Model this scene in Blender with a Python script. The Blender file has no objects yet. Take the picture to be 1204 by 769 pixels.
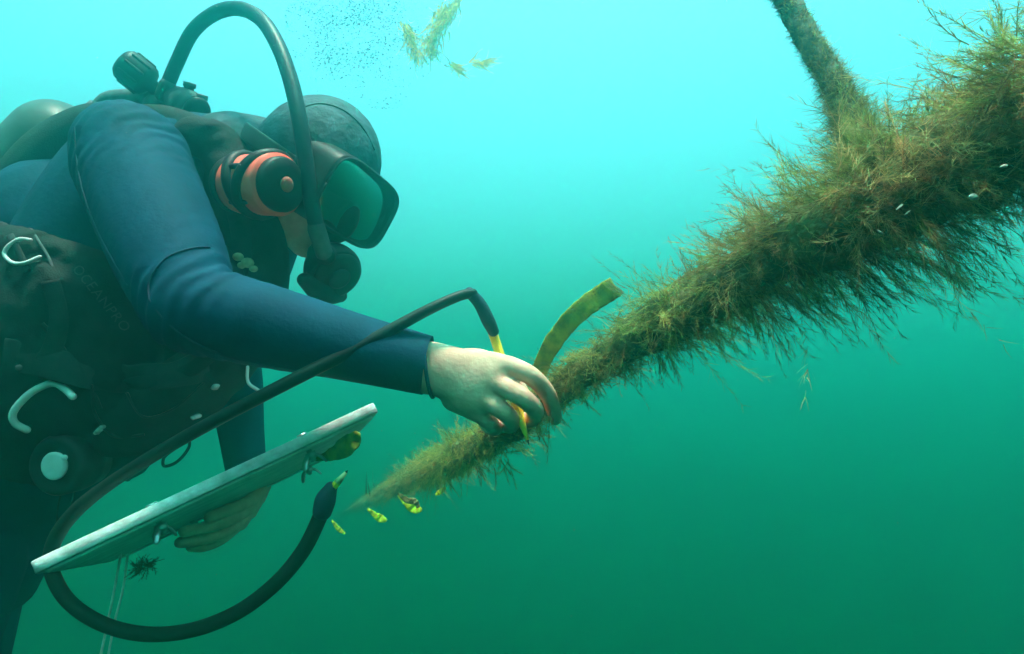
import bpy, bmesh, math, random
import numpy as np
from mathutils import Vector, Matrix, noise
from mathutils.bvhtree import BVHTree

random.seed(7)
rng = np.random.default_rng(11)
sc = bpy.context.scene
COL = sc.collection

# ------------------------------------------------------------------ camera
F, W, H = 785.0, 1204.0, 769.0            # focal length and frame in photo pixels
PITCH = math.radians(12.0)                # the diver with the camera looks slightly upwards
cam = bpy.data.cameras.new('camera')
cam.sensor_width = 36.0
cam.lens = 36.0 * F / W
cam.clip_start, cam.clip_end = 0.02, 500.0
cam_ob = bpy.data.objects.new('camera', cam)
COL.objects.link(cam_ob)
cam_ob.rotation_euler = (math.pi / 2 + PITCH, 0, 0)
sc.camera = cam_ob

# ------------------------------------------------------------------ sky and sun
SUN_EL, SUN_AZ = math.radians(80.0), math.radians(174.0)
world = bpy.data.worlds.new('World')
sc.world = world
world.use_nodes = True
wt = world.node_tree
sky = wt.nodes.new('ShaderNodeTexSky')
sky.sky_type = 'NISHITA'
sky.sun_disc = False
sky.sun_elevation, sky.sun_rotation = SUN_EL, SUN_AZ
wt.links.new(sky.outputs[0], wt.nodes['Background'].inputs[0])
wt.nodes['Background'].inputs[1].default_value = 0.15
sun = bpy.data.lights.new('sun', 'SUN')
sun.energy, sun.angle, sun.color = 3.2, math.radians(8.0), (1.0, 0.95, 0.86)
sun_ob = bpy.data.objects.new('sun', sun)
COL.objects.link(sun_ob)
sdir = Vector((math.sin(SUN_AZ) * math.cos(SUN_EL), math.cos(SUN_AZ) * math.cos(SUN_EL), math.sin(SUN_EL)))
sun_ob.rotation_euler = sdir.to_track_quat('Z', 'Y').to_euler()
vs = sc.view_settings
vs.view_transform, vs.look, vs.exposure, vs.gamma, vs.use_curve_mapping = 'Standard', 'None', 2.92, 1.0, False
sc.cycles.use_denoising = True
sc.cycles.max_bounces = 14
sc.cycles.volume_bounces = 12
sc.cycles.transparent_max_bounces = 12

WATER_DENSITY = 0.32
WATER_SCATTER = (0.05, 0.70, 0.58)
WATER_ABSORB = (0.05, 0.0, 0.0)
WATER_G = 0.92
SURFACE_Z = 4.8

# ------------------------------------------------------------------ helpers
ROT = np.array(Matrix.Rotation(PITCH, 3, 'X'))      # level axes -> world, the scene is laid out in metres along the view

def Q(px, py, d):
    return np.array(((px - W / 2) / F * d, d, -(py - H / 2) / F * d))

def A(*v):
    return np.array(v, float)

def nrm(v):
    v = np.asarray(v, float)
    return v / np.linalg.norm(v)

def frame(axis, hint=(0, 0, 1)):
    a = nrm(axis)
    u = np.cross(np.asarray(hint, float), a)
    if np.linalg.norm(u) < 1e-4:
        u = np.cross((1, 0, 0.2), a)
    u = nrm(u)
    return u, np.cross(a, u), a

def set_tags(o, label=None, cat=None, group=None, kind=None):
    if label: o['label'] = label
    if cat: o['category'] = cat
    if group: o['group'] = group
    if kind: o['kind'] = kind
    return o

def origin_of(o):
    p = np.zeros(3)
    while o is not None:
        p = p + np.array(o.location)
        o = o.parent
    return p

def empty(name, base, label, cat, group=None):
    o = bpy.data.objects.new(name, None)
    o.empty_display_size = 0.05
    COL.objects.link(o)
    o.location = ROT @ np.asarray(base, float)
    return set_tags(o, label, cat, group)

def mk(name, geo, material, parent=None, smooth=True, recalc=True, base=None, colors=None):
    V, Fc = geo
    V = np.asarray(V, float) @ ROT.T
    o = bpy.data.objects.new(name, None) if False else None
    org = origin_of(parent) if parent is not None else np.zeros(3)
    loc = np.zeros(3)
    if parent is None:
        loc = ROT @ np.asarray(base, float) if base is not None else V.mean(axis=0)
    V = V - org - loc
    me = bpy.data.meshes.new(name)
    if isinstance(Fc, np.ndarray):
        n, k = Fc.shape
        me.vertices.add(len(V)); me.vertices.foreach_set('co', V.astype(np.float32).ravel())
        me.loops.add(n * k); me.loops.foreach_set('vertex_index', Fc.astype(np.int32).ravel())
        me.polygons.add(n)
        me.polygons.foreach_set('loop_start', np.arange(0, n * k, k, dtype=np.int32))
        me.update(calc_edges=True); me.validate()
    else:
        me.from_pydata([tuple(v) for v in V], [], [tuple(int(i) for i in f) for f in Fc])
    if recalc:
        bm = bmesh.new(); bm.from_mesh(me)
        bmesh.ops.recalc_face_normals(bm, faces=bm.faces)
        bm.to_mesh(me); bm.free()
    if smooth:
        me.polygons.foreach_set('use_smooth', np.ones(len(me.polygons), bool))
    if colors is not None:
        at = me.color_attributes.new('tint', 'FLOAT_COLOR', 'POINT')
        c = np.ones((len(V), 4), np.float32); c[:, :3] = colors
        at.data.foreach_set('color', c.ravel())
    me.materials.append(M[material] if isinstance(material, str) else material)
    o = bpy.data.objects.new(name, me)
    COL.objects.link(o)
    if parent is not None:
        o.parent = parent
    o.location = loc
    return o

def join(*geos):
    V, Fc, n = [], [], 0
    for v, f in geos:
        V.append(np.asarray(v, float)); Fc += [[i + n for i in q] for q in (f.tolist() if isinstance(f, np.ndarray) else f)]
        n += len(v)
    return np.concatenate(V), Fc

def spline(pts, n, closed=False):
    p = np.asarray(pts, float)
    k = len(p)
    d = np.r_[0, np.cumsum(np.linalg.norm(np.diff(p[:, :3], axis=0), axis=1) ** 0.5)]
    out = []
    for t in np.linspace(0, d[-1], n):
        i = min(max(np.searchsorted(d, t, side='right') - 1, 0), k - 2)
        p0, p1, p2, p3 = p[max(i - 1, 0)], p[i], p[i + 1], p[min(i + 2, k - 1)]
        t0 = d[max(i - 1, 0)] - (0.1 if i == 0 else 0); t1, t2 = d[i], d[i + 1]
        t3 = d[min(i + 2, k - 1)] + (0.1 if i + 2 > k - 1 else 0)
        m1 = (p2 - p0) / (t2 - t0); m2 = (p3 - p1) / (t3 - t1)
        h = t2 - t1; s = (t - t1) / h
        out.append((2 * s**3 - 3 * s**2 + 1) * p1 + (s**3 - 2 * s**2 + s) * h * m1 + (-2 * s**3 + 3 * s**2) * p2 + (s**3 - s**2) * h * m2)
    return np.array(out)

def frames_along(C):
    T = np.gradient(C, axis=0)
    T /= np.linalg.norm(T, axis=1)[:, None]
    u = frame(T[0])[0]
    U, Vv = [], []
    for t in T:
        u = u - t * np.dot(u, t); u /= np.linalg.norm(u)
        U.append(u.copy()); Vv.append(np.cross(t, u))
    return T, np.array(U), np.array(Vv)

def tube(pts, r, n=12, seg=None, round_ends=True, raw=False, squash=1.0):
    """a round tube along points; r is one radius or one per point"""
    P = np.asarray(pts, float)
    rr = np.full(len(P), r, float) if np.isscalar(r) else np.asarray(r, float)
    D = np.c_[P, rr]
    if not raw:
        D = spline(D, seg or max(6, len(P) * 6))
    C, rr = D[:, :3], np.abs(D[:, 3])
    T, U, Vv = frames_along(C)
    if round_ends:
        k = 4
        a = np.linspace(math.pi / 2, 0, k, endpoint=False)
        c0 = [C[0] - T[0] * rr[0] * math.sin(x) for x in a]; q0 = [rr[0] * math.cos(x) + 1e-5 for x in a]
        c1 = [C[-1] + T[-1] * rr[-1] * math.sin(x) for x in a[::-1]]; q1 = [rr[-1] * math.cos(x) + 1e-5 for x in a[::-1]]
        C = np.r_[c0, C, c1]; rr = np.r_[q0, rr, q1]
        U = np.r_[[U[0]] * k, U, [U[-1]] * k]; Vv = np.r_[[Vv[0]] * k, Vv, [Vv[-1]] * k]
    ang = np.linspace(0, 2 * math.pi, n, endpoint=False)
    V = (C[:, None] + rr[:, None, None] * (np.cos(ang)[None, :, None] * U[:, None] + squash * np.sin(ang)[None, :, None] * Vv[:, None])).reshape(-1, 3)
    m = len(C)
    Fc = [(i * n + j, i * n + (j + 1) % n, (i + 1) * n + (j + 1) % n, (i + 1) * n + j) for i in range(m - 1) for j in range(n)]
    Fc += [list(range(n))[::-1], [(m - 1) * n + j for j in range(n)]]
    return V, Fc

def loft(rings, n=28, power=2.3):
    """rings: (centre, half-axis a, half-axis b) as vectors"""
    V = []
    ang = np.linspace(0, 2 * math.pi, n, endpoint=False)
    ca, sa = np.cos(ang), np.sin(ang)
    ca = np.sign(ca) * np.abs(ca) ** (2 / power); sa = np.sign(sa) * np.abs(sa) ** (2 / power)
    for c, a, b in rings:
        V.append(np.asarray(c) + ca[:, None] * np.asarray(a) + sa[:, None] * np.asarray(b))
    V = np.concatenate(V); m = len(rings)
    Fc = [(i * n + j, i * n + (j + 1) % n, (i + 1) * n + (j + 1) % n, (i + 1) * n + j) for i in range(m - 1) for j in range(n)]
    Fc += [list(range(n))[::-1], [(m - 1) * n + j for j in range(n)]]
    return V, Fc

def lathe(c, axis, prof, n=28, hint=(0, 0, 1)):
    """prof: (radius, height along axis)"""
    u, v, a = frame(axis, hint)
    return loft([(np.asarray(c) + a * h, u * max(r, 1e-5), v * max(r, 1e-5)) for r, h in prof], n, 2.0)

def ellipsoid(c, ax, ay, az, n=20):
    a = np.linspace(-math.pi / 2, math.pi / 2, n // 2 + 1)
    return loft([(np.asarray(c) + np.asarray(az) * math.sin(t), np.asarray(ax) * (math.cos(t) + 1e-4), np.asarray(ay) * (math.cos(t) + 1e-4)) for t in a], n, 2.0)

def slab(c, a, b, t, bev=0.15, power=9, n=36):
    """a rounded plate: half-axes a and b, half-thickness vector t"""
    c, a, b, t = map(np.asarray, (c, a, b, t))
    L = np.linalg.norm
    e = L(t) * bev
    def ring(h, inset):
        return (c + t * h, a * (1 - inset / L(a)), b * (1 - inset / L(b)))
    return loft([ring(-1, e), ring(-1 + bev, 0), ring(1 - bev, 0), ring(1, e)], n, power)

def remesh(geos, voxel, smooth=4, factor=0.5):
    V, Fc = join(*geos)
    me = bpy.data.meshes.new('tmp'); me.from_pydata([tuple(v) for v in V], [], [tuple(int(i) for i in f) for f in Fc])
    bm = bmesh.new(); bm.from_mesh(me); bmesh.ops.recalc_face_normals(bm, faces=bm.faces); bm.to_mesh(me); bm.free()
    o = bpy.data.objects.new('tmp', me); COL.objects.link(o)
    r = o.modifiers.new('r', 'REMESH'); r.mode = 'VOXEL'; r.voxel_size = voxel
    s = o.modifiers.new('s', 'SMOOTH'); s.factor = factor; s.iterations = smooth
    dg = bpy.context.evaluated_depsgraph_get(); dg.update()
    ev = o.evaluated_get(dg); m2 = ev.to_mesh()
    out = np.zeros(len(m2.vertices) * 3, np.float32); m2.vertices.foreach_get('co', out)
    faces = [tuple(p.vertices) for p in m2.polygons]
    ev.to_mesh_clear(); bpy.data.objects.remove(o); bpy.data.meshes.remove(me)
    return out.reshape(-1, 3).astype(float), faces

def cut(geo, point, normal):
    """keep what lies on the back side of the plane"""
    V, Fc = geo
    bm = bmesh.new()
    vs_ = [bm.verts.new(v) for v in V]
    for f in Fc: bm.faces.new([vs_[int(i)] for i in f])
    bmesh.ops.bisect_plane(bm, geom=bm.verts[:] + bm.edges[:] + bm.faces[:], plane_co=Vector(point), plane_no=Vector(normal), clear_outer=True)
    bm.verts.index_update()
    V2 = np.array([v.co[:] for v in bm.verts]); F2 = [[v.index for v in f.verts] for f in bm.faces]
    bm.free()
    return V2, F2

def bvh(geo):
    V, Fc = geo
    return BVHTree.FromPolygons([tuple(v) for v in V], [tuple(int(i) for i in f) for f in Fc])

def hit(tree, px, py, off=0.0):
    """the point of a surface that is seen at a photo position, and its normal"""
    d = nrm(Q(px, py, 1.0))
    p, nn, _, _ = tree.ray_cast(Vector((0, 0, 0)), Vector(d))
    if p is None:
        p, nn, _, _ = tree.find_nearest(Vector(Q(px, py, 1.0)))
    nn = np.array(nn)
    if nn @ d > 0: nn = -nn
    return np.array(p) + nn * off, nn

# ------------------------------------------------------------------ materials
M = {}
def mat(name, base, rough=0.6, var=0.25, vscale=40.0, bump=0.15, bscale=180.0, metal=0.0, spec=0.1, dist=0.002, second=None, trans=0.0, attr=False):
    m = bpy.data.materials.new(name); m.use_nodes = True
    t = m.node_tree; b = t.nodes['Principled BSDF']
    b.inputs['Roughness'].default_value = rough; b.inputs['Metallic'].default_value = metal
    b.inputs['Specular IOR Level'].default_value = spec
    tc = t.nodes.new('ShaderNodeTexCoord')
    n1 = t.nodes.new('ShaderNodeTexNoise'); n1.inputs['Scale'].default_value = vscale; n1.inputs['Detail'].default_value = 6
    t.links.new(tc.outputs['Object'], n1.inputs['Vector'])
    rmp = t.nodes.new('ShaderNodeValToRGB')
    lo = [c * (1 - var) for c in base] if second is None else list(second)
    hi = [min(1, c * (1 + var)) for c in base] if second is None else list(base)
    rmp.color_ramp.elements[0].color = (*lo, 1); rmp.color_ramp.elements[1].color = (*hi, 1)
    rmp.color_ramp.elements[0].position, rmp.color_ramp.elements[1].position = 0.34, 0.66
    t.links.new(n1.outputs['Fac'], rmp.inputs['Fac'])
    if attr:
        a = t.nodes.new('ShaderNodeVertexColor'); a.layer_name = 'tint'
        mx = t.nodes.new('ShaderNodeMix'); mx.data_type = 'RGBA'; mx.blend_type = 'MULTIPLY'; mx.inputs['Factor'].default_value = 1
        t.links.new(rmp.outputs['Color'], mx.inputs['A']); t.links.new(a.outputs['Color'], mx.inputs['B'])
        t.links.new(mx.outputs['Result'], b.inputs['Base Color'])
    else:
        t.links.new(rmp.outputs['Color'], b.inputs['Base Color'])
    if bump:
        n2 = t.nodes.new('ShaderNodeTexNoise'); n2.inputs['Scale'].default_value = bscale; n2.inputs['Detail'].default_value = 4
        t.links.new(tc.outputs['Object'], n2.inputs['Vector'])
        bp = t.nodes.new('ShaderNodeBump'); bp.inputs['Strength'].default_value = bump; bp.inputs['Distance'].default_value = dist
        t.links.new(n2.outputs['Fac'], bp.inputs['Height']); t.links.new(bp.outputs['Normal'], b.inputs['Normal'])
    if trans:
        tr = t.nodes.new('ShaderNodeBsdfTranslucent'); t.links.new((mx.outputs['Result'] if attr else rmp.outputs['Color']), tr.inputs['Color'])
        ms = t.nodes.new('ShaderNodeMixShader'); ms.inputs[0].default_value = trans
        t.links.new(b.outputs[0], ms.inputs[1]); t.links.new(tr.outputs[0], ms.inputs[2])
        t.links.new(ms.outputs[0], t.nodes['Material Output'].inputs['Surface'])
    M[name] = m
    return m

mat('neoprene', (0.003, 0.031, 0.060), 0.75, 0.18, 22, 0.3, 150, spec=0.06, dist=0.0025)
mat('neoprene_dark', (0.012, 0.03, 0.06), 0.7, 0.2, 20, 0.2, 300)
mat('hood_rubber', (0.03, 0.06, 0.075), 0.7, 0.45, 30, 0.6, 110, dist=0.004)
mat('skin', (0.80, 0.42, 0.31), 0.6, 0.12, 70, 0.3, 240, dist=0.0015, second=(0.66, 0.29, 0.21))
mat('cordura', (0.012, 0.015, 0.016), 0.8, 0.35, 30, 0.5, 420, dist=0.002)
mat('webbing', (0.02, 0.024, 0.026), 0.7, 0.25, 60, 0.4, 500)
mat('black_rubber', (0.012, 0.013, 0.014), 0.45, 0.3, 40, 0.12, 200)
mat('hose_rubber', (0.016, 0.024, 0.03), 0.42, 0.3, 40, 0.1, 300)
mat('black_plastic', (0.014, 0.015, 0.016), 0.35, 0.25, 40, 0.05, 150)
mat('orange_plastic', (0.80, 0.13, 0.09), 0.4, 0.12, 30, 0.05, 120)
mat('tank_paint', (0.045, 0.06, 0.055), 0.4, 0.3, 20, 0.08, 80)
mat('chrome', (0.40, 0.42, 0.42), 0.38, 0.25, 50, 0.05, 120, metal=1.0)
mat('dull_metal', (0.07, 0.085, 0.085), 0.55, 0.3, 60, 0.1, 160, metal=0.3)
mat('pale_plastic', (0.46, 0.52, 0.50), 0.4, 0.12, 40, 0.05, 120)
mat('white_board', (0.58, 0.58, 0.59), 0.5, 0.06, 75, 0.4, 220, second=(0.36, 0.37, 0.36))
mat('grey_board', (0.76, 0.73, 0.75), 0.5, 0.2, 30, 0.2, 120, second=(0.55, 0.53, 0.55))
mat('yellow_paint', (0.80, 0.50, 0.03), 0.45, 0.08, 60, 0.04, 200)
mat('pencil_wood', (0.78, 0.60, 0.30), 0.7, 0.15, 120, 0.1, 300)
mat('tape', (0.02, 0.03, 0.05), 0.5, 0.3, 90, 0.3, 200)
mat('print_pale', (0.28, 0.34, 0.32), 0.6, 0.4, 120, 0.2, 300)
mat('print_grey', (0.055, 0.07, 0.075), 0.7, 0.3, 200, 0.0)
mat('cord_white', (0.7, 0.72, 0.68), 0.7, 0.15, 150, 0.3, 500)
mat('rope_fibre', (0.17, 0.18, 0.13), 0.9, 0.4, 110, 0.8, 300, second=(0.05, 0.06, 0.04))
mat('algae_mat', (0.26, 0.21, 0.09), 0.95, 0.5, 45, 1.0, 160, dist=0.006, second=(0.07, 0.07, 0.03), spec=0.1)
mat('algae', (1, 1, 1), 0.85, 0.25, 60, 0.0, trans=0.5, attr=True, spec=0.15, second=(0.6, 0.6, 0.6))
mat('kelp', (0.34, 0.33, 0.03), 0.5, 0.4, 90, 0.5, 160, trans=0.3, second=(0.13, 0.17, 0.02))
mat('kelp_yellow', (0.90, 0.62, 0.01), 0.5, 0.3, 40, 0.2, 130, trans=0.45)
mat('weed_lime', (0.50, 0.66, 0.03), 0.5, 0.3, 60, 0.2, 130, trans=0.4)
mat('shell', (0.42, 0.38, 0.32), 0.6, 0.3, 80, 0.4, 300)
mat('silt', (0.35, 0.36, 0.28), 0.9, 0.3, 80, 0.0)

def glassy(name, tint, gloss, rough):
    m = bpy.data.materials.new(name); m.use_nodes = True
    t = m.node_tree; t.nodes.clear()
    o = t.nodes.new('ShaderNodeOutputMaterial'); ms = t.nodes.new('ShaderNodeMixShader')
    tr = t.nodes.new('ShaderNodeBsdfTransparent'); tr.inputs[0].default_value = (*tint, 1)
    gl = t.nodes.new('ShaderNodeBsdfGlossy'); gl.inputs['Roughness'].default_value = rough
    lw = t.nodes.new('ShaderNodeLayerWeight'); lw.inputs[0].default_value = gloss
    t.links.new(lw.outputs['Fresnel'], ms.inputs[0]); t.links.new(tr.outputs[0], ms.inputs[1]); t.links.new(gl.outputs[0], ms.inputs[2])
    t.links.new(ms.outputs[0], o.inputs['Surface'])
    M[name] = m
glassy('mask_glass', (0.75, 0.88, 0.86), 0.86, 0.06)
glassy('bubble_film', (0.74, 0.86, 0.88), 0.48, 0.05)

# ------------------------------------------------------------------ the water: one even body of haze round everything
wm = bpy.data.materials.new('sea_water'); wm.use_nodes = True
t = wm.node_tree; t.nodes.clear()
mo = t.nodes.new('ShaderNodeOutputMaterial'); pv = t.nodes.new('ShaderNodeVolumePrincipled')
t.links.new(pv.outputs[0], mo.inputs['Volume'])
pv.inputs['Density'].default_value = WATER_DENSITY
pv.inputs['Color'].default_value = (*WATER_SCATTER, 1)
pv.inputs['Absorption Color'].default_value = (*WATER_ABSORB, 1)
pv.inputs['Anisotropy'].default_value = WATER_G
bm = bmesh.new(); bmesh.ops.create_cube(bm, size=1.0)
for v in bm.verts:
    v.co = Vector((v.co.x * 80, v.co.y * 80, -25 + (v.co.z + 0.5) * (SURFACE_Z + 25)))
me = bpy.data.meshes.new('haze'); bm.to_mesh(me); bm.free(); me.materials.append(wm)
hz = bpy.data.objects.new('haze', me); COL.objects.link(hz)
hz['kind'] = 'stuff'; hz['label'] = 'cloudy green sea water all around the diver'

# ================================================================== the diver
# joints (photo position and distance in metres)
SH_AX = nrm(A(0.45, 0.89, 0.0))                    # from the right to the left shoulder
R_SH, R_EL, R_WR = Q(154, 190, 0.915), Q(226, 362, 0.755), Q(512, 432, 0.74)
L_SH, L_EL, L_WR = Q(330, 225, 1.22), Q(272, 415, 1.17), Q(290, 556, 1.15)
FD = nrm(A(0.82, -0.40, -0.42))                    # where the face points
UD = A(0.42, 0.05, 0.90); UD = nrm(UD - FD * (UD @ FD))
SD = np.cross(FD, UD)                              # to the side of the head
HEAD = Q(366, 203, 1.05)
def hp(f, u, s=0.0):                               # a point of the head: forward, up, sideways
    return HEAD + FD * f + UD * u + SD * s

torso_pts = [(-70, 700, 1.12, .140, .100), (-45, 625, 1.10, .155, .110), (12, 530, 1.08, .158, .112), (80, 430, 1.07, .160, .115),
             (138, 335, 1.075, .165, .128), (180, 258, 1.08, .160, .124), (212, 205, 1.085, .145, .105), (235, 172, 1.08, .105, .075)]
def torso_rings(grow_s=0.0, grow_f=0.0, k=1.0, shift=0.0, sub=None):
    C = np.array([Q(*p[:3]) for p in torso_pts]); hs = [p[3] for p in torso_pts]; hf = [p[4] for p in torso_pts]
    D = spline(np.c_[C, hs, hf], 30)
    if sub: D = D[sub[0]:sub[1]]
    T = np.gradient(D[:, :3], axis=0); out = []
    for d, tt in zip(D, T):
        tt = nrm(tt); s = nrm(SH_AX - tt * (SH_AX @ tt)); f = np.cross(s, tt)
        if f[0] < 0: f = -f
        out.append((d[:3] + f * shift, s * (d[3] * k + grow_s), f * (d[4] * k + grow_f)))
    return out

def arm(sh, el, wr, rs, extra=0.0):
    up = [sh, sh + (el - sh) * 0.35, sh + (el - sh) * 0.7, el]
    lo = [el, el + (wr - el) * 0.28, el + (wr - el) * 0.6, wr]
    return [tube(up, [rs[0] + extra, rs[1] + extra, rs[2] + extra, rs[3] + extra], 20, 16), tube(lo, [rs[3] + extra, rs[4] + extra, rs[5] + extra, rs[6] + extra], 20, 18)]

neck = tube([Q(232, 190, 1.08), Q(290, 190, 1.075), hp(-0.03, -0.05)], [.072, .062, .06], 20, 12)
hip_r, hip_l = Q(-60, 660, 1.03), Q(-40, 665, 1.20)
thigh_r = tube([hip_r, Q(-95, 780, .98), Q(-140, 950, .95)], [.098, .085, .065], 20, 14)
thigh_l = tube([hip_l, Q(-60, 800, 1.22), Q(-100, 970, 1.25)], [.092, .08, .062], 20, 14)
calf_r = tube([Q(-140, 950, .95), Q(-240, 1060, 1.1), Q(-290, 1190, 1.3)], [.064, .06, .04], 18, 14)
calf_l = tube([Q(-100, 970, 1.25), Q(-180, 1080, 1.4), Q(-220, 1190, 1.6)], [.062, .058, .04], 18, 14)

# --- hands: palm and five unequal bent fingers each, on the wrist
def finger(pts, r0, r1):
    return tube(pts, np.linspace(r0, r1, len(pts)), 14, 16)
right_hand = [
    loft([(Q(455, 424, .745), A(.004, 0, .027), A(0, .024, 0)), (Q(490, 430, .743), A(.003, 0, .0285), A(0, .022, 0)), (Q(512, 434, .742), A(.000, .002, .0305), A(0, .0195, 0)),
          (Q(535, 441, .738), A(.003, .002, .0310), A(0, .0175, 0)), (Q(557, 448, .733), A(.010, .002, .0305), A(0, .0160, .001)), (Q(575, 455, .729), A(.014, -.002, .0300), A(.002, .0130, .002)),
          (Q(584, 459, .727), A(.0145, -.003, .0240), A(.002, .009, .002))], 28, 2.4),
    tube([Q(545, 426, .742), Q(578, 426, .735), Q(598, 431, .729)], [.014, .0125, .0118], 16, 12),
    tube([Q(545, 442, .736), Q(575, 448, .729), Q(594, 455, .722)], [.013, .0122, .0118], 16, 12),
    tube([Q(540, 458, .737), Q(565, 467, .729), Q(581, 476, .724)], [.013, .0120, .0112], 16, 12),
    tube([Q(532, 470, .745), Q(552, 480, .739), Q(565, 488, .736)], [.013, .0118, .0105], 16, 12),
    ellipsoid(Q(560, 450, .731), A(.034, -.004, -.010), A(.014, 0, .034), A(.001, .013, .002)),
]
right_fingers = [
    finger([Q(598, 430, .729), Q(623, 441, .724), Q(642, 460, .738), Q(650, 479, .754), Q(653, 492, .768)], .0114, .0080),
    finger([Q(594, 455, .721), Q(614, 467, .714), Q(629, 482, .727), Q(625, 493, .748), Q(614, 493, .766)], .0115, .0084),
    finger([Q(581, 476, .723), Q(596, 487, .724), Q(603, 497, .744), Q(597, 501, .763), Q(588, 496, .780)], .0109, .0078),
    finger([Q(565, 488, .736), Q(577, 498, .741), Q(582, 504, .757), Q(576, 504, .772), Q(569, 498, .784)], .0100, .0068),
    finger([Q(528, 428, .762), Q(565, 424, .785), Q(596, 440, .794), Q(616, 468, .786)], .0160, .0100),
]
# the slate is laid out first: the left hand closes on its far edge
SL_A, SL_B = Q(32, 662, 0.655), Q(441, 472, 0.815)
E1 = nrm(SL_B - SL_A); SL_L = np.linalg.norm(SL_B - SL_A)
E2 = A(-0.38, 1.0, -0.315); E2 = nrm(E2 - E1 * (E2 @ E1)); SL_W = 0.345
EN = np.cross(E1, E2); EN = EN if EN[2] > 0 else -EN           # up out of the slate
def sp(s, w, h=0.0):                                            # a point of the slate: along, across, above
    return SL_A + E1 * SL_L * s + E2 * SL_W * w + EN * h
LHK = [sp(.62, .98, -.014), sp(.58, .96, -.028), sp(.53, .95, -.041), sp(.48, .95, -.050)]
left_hand = [tube([L_WR, sp(.60, 1.12, -.006), LHK[i]], [.021, .019, .0110], 16, 12) for i in range(4)]
left_hand += [
    finger([LHK[0], sp(.54, .83, -.027), sp(.46, .72, -.027), sp(.40, .66, -.026)], .0100, .0078),
    finger([LHK[1], sp(.49, .80, -.040), sp(.39, .70, -.037), sp(.31, .63, -.029)], .0100, .0078),
    finger([LHK[2], sp(.44, .81, -.052), sp(.35, .73, -.049), sp(.28, .68, -.039)], .0096, .0076),
    finger([LHK[3], sp(.40, .85, -.059), sp(.34, .79, -.058), sp(.30, .75, -.051)], .0088, .0066),
    finger([L_WR + E2 * .0, sp(.68, 1.08, .010), sp(.66, .98, .014), sp(.62, .88, .012)], .0160, .0095),
]
head_geo = [ellipsoid(hp(-.006, .010), FD * .094, SD * .078, UD * .094, 28), ellipsoid(hp(.018, -.060), FD * .066, SD * .058, UD * .062, 24),
            tube([hp(.080, -.002), hp(.094, -.034), hp(.084, -.046)], [.009, .014, .011], 12, 10),           # nose
            tube([hp(.078, -.074, -.018), hp(.085, -.072, 0), hp(.078, -.074, .018)], [.006, .008, .006], 10, 10),  # lips
            ellipsoid(hp(.055, -.105), FD * .026, SD * .026, UD * .02, 16),
            ellipsoid(hp(-.005, -.01, -.068), FD * .018, SD * .008, UD * .03, 14), ellipsoid(hp(-.005, -.01, .068), FD * .018, SD * .008, UD * .03, 14)]
rs_r = (.066, .062, .056, .046, .042, .034, .027)
rs_l = (.060, .054, .048, .042, .040, .033, .027)
core = [loft(torso_rings(k=.94), 30)] + arm(R_SH, R_EL, R_EL + (R_WR - R_EL) * .86, rs_r) + arm(L_SH, L_EL, L_EL + (L_WR - L_EL) * .86, rs_l) + [neck, thigh_r, thigh_l, calf_r, calf_l] + head_geo
core += [ellipsoid(Q(-330, 1220, 1.36), A(.09, .03, -.05), A(.0, .05, .02), A(.02, 0, .03)), ellipsoid(Q(-255, 1220, 1.66), A(.09, .03, -.05), A(.0, .05, .02), A(.02, 0, .03))]
body_geo = remesh(core, .006, 3)
rh_geo = remesh([remesh(right_hand, .002, 14)] + right_fingers, .0016, 5)
lh_geo = remesh(left_hand, .0016, 3)
person = mk('person', join(body_geo, rh_geo, lh_geo), 'skin', base=Q(30, 640, 1.1))
set_tags(person, 'diver in a navy wetsuit leaning over to write on the slate', 'person')

# nails on the writing hand
for tip, nrmv, ax in ((Q(651, 489, .757), A(.35, -.9, .1), A(.1, .3, -.9)), ):
    mk('finger_nail', slab(tip + nrm(nrmv) * .001, nrm(np.cross(ax, nrmv)) * .0045, nrm(ax) * .0055, nrm(nrmv) * .001, .3, 3, 16), 'skin', person)

# --- wetsuit
ws = [loft(torso_rings(), 34)] + arm(R_SH, R_EL, R_WR + (R_WR - R_EL) * .10, (.074, .070, .064, .0515, .0475, .0390, .0315)) + \
     arm(L_SH, L_EL, L_WR + (L_WR - L_EL) * .05, rs_l, .0055) + [tube([Q(232, 190, 1.08), Q(275, 190, 1.075), Q(305, 195, 1.07)], [.078, .070, .067], 20, 12)]
ws += [tube([hip_r, Q(-95, 780, .98), Q(-140, 950, .95)], [.103, .09, .07], 20, 14), tube([hip_l, Q(-60, 800, 1.22), Q(-100, 970, 1.25)], [.097, .085, .067], 20, 14),
       tube([Q(-140, 950, .95), Q(-240, 1060, 1.1), Q(-280, 1175, 1.28)], [.069, .065, .046], 18, 14), tube([Q(-100, 970, 1.25), Q(-180, 1080, 1.4), Q(-212, 1178, 1.58)], [.067, .063, .046], 18, 14)]
ws += [ellipsoid(Q(70, 275, 1.10), A(.10, .05, .06), A(-.03, .08, 0), A(-.06, 0, .12), 20),          # shoulder blade
       ellipsoid(Q(157, 188, .915), A(.076, 0, 0), A(0, .076, 0), A(-.01, 0, .079), 20)]
ws_geo = remesh(ws, .0045, 7)
ws_geo = cut(ws_geo, Q(503, 430, .742), nrm(A(.97, 0, -.16)))
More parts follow.
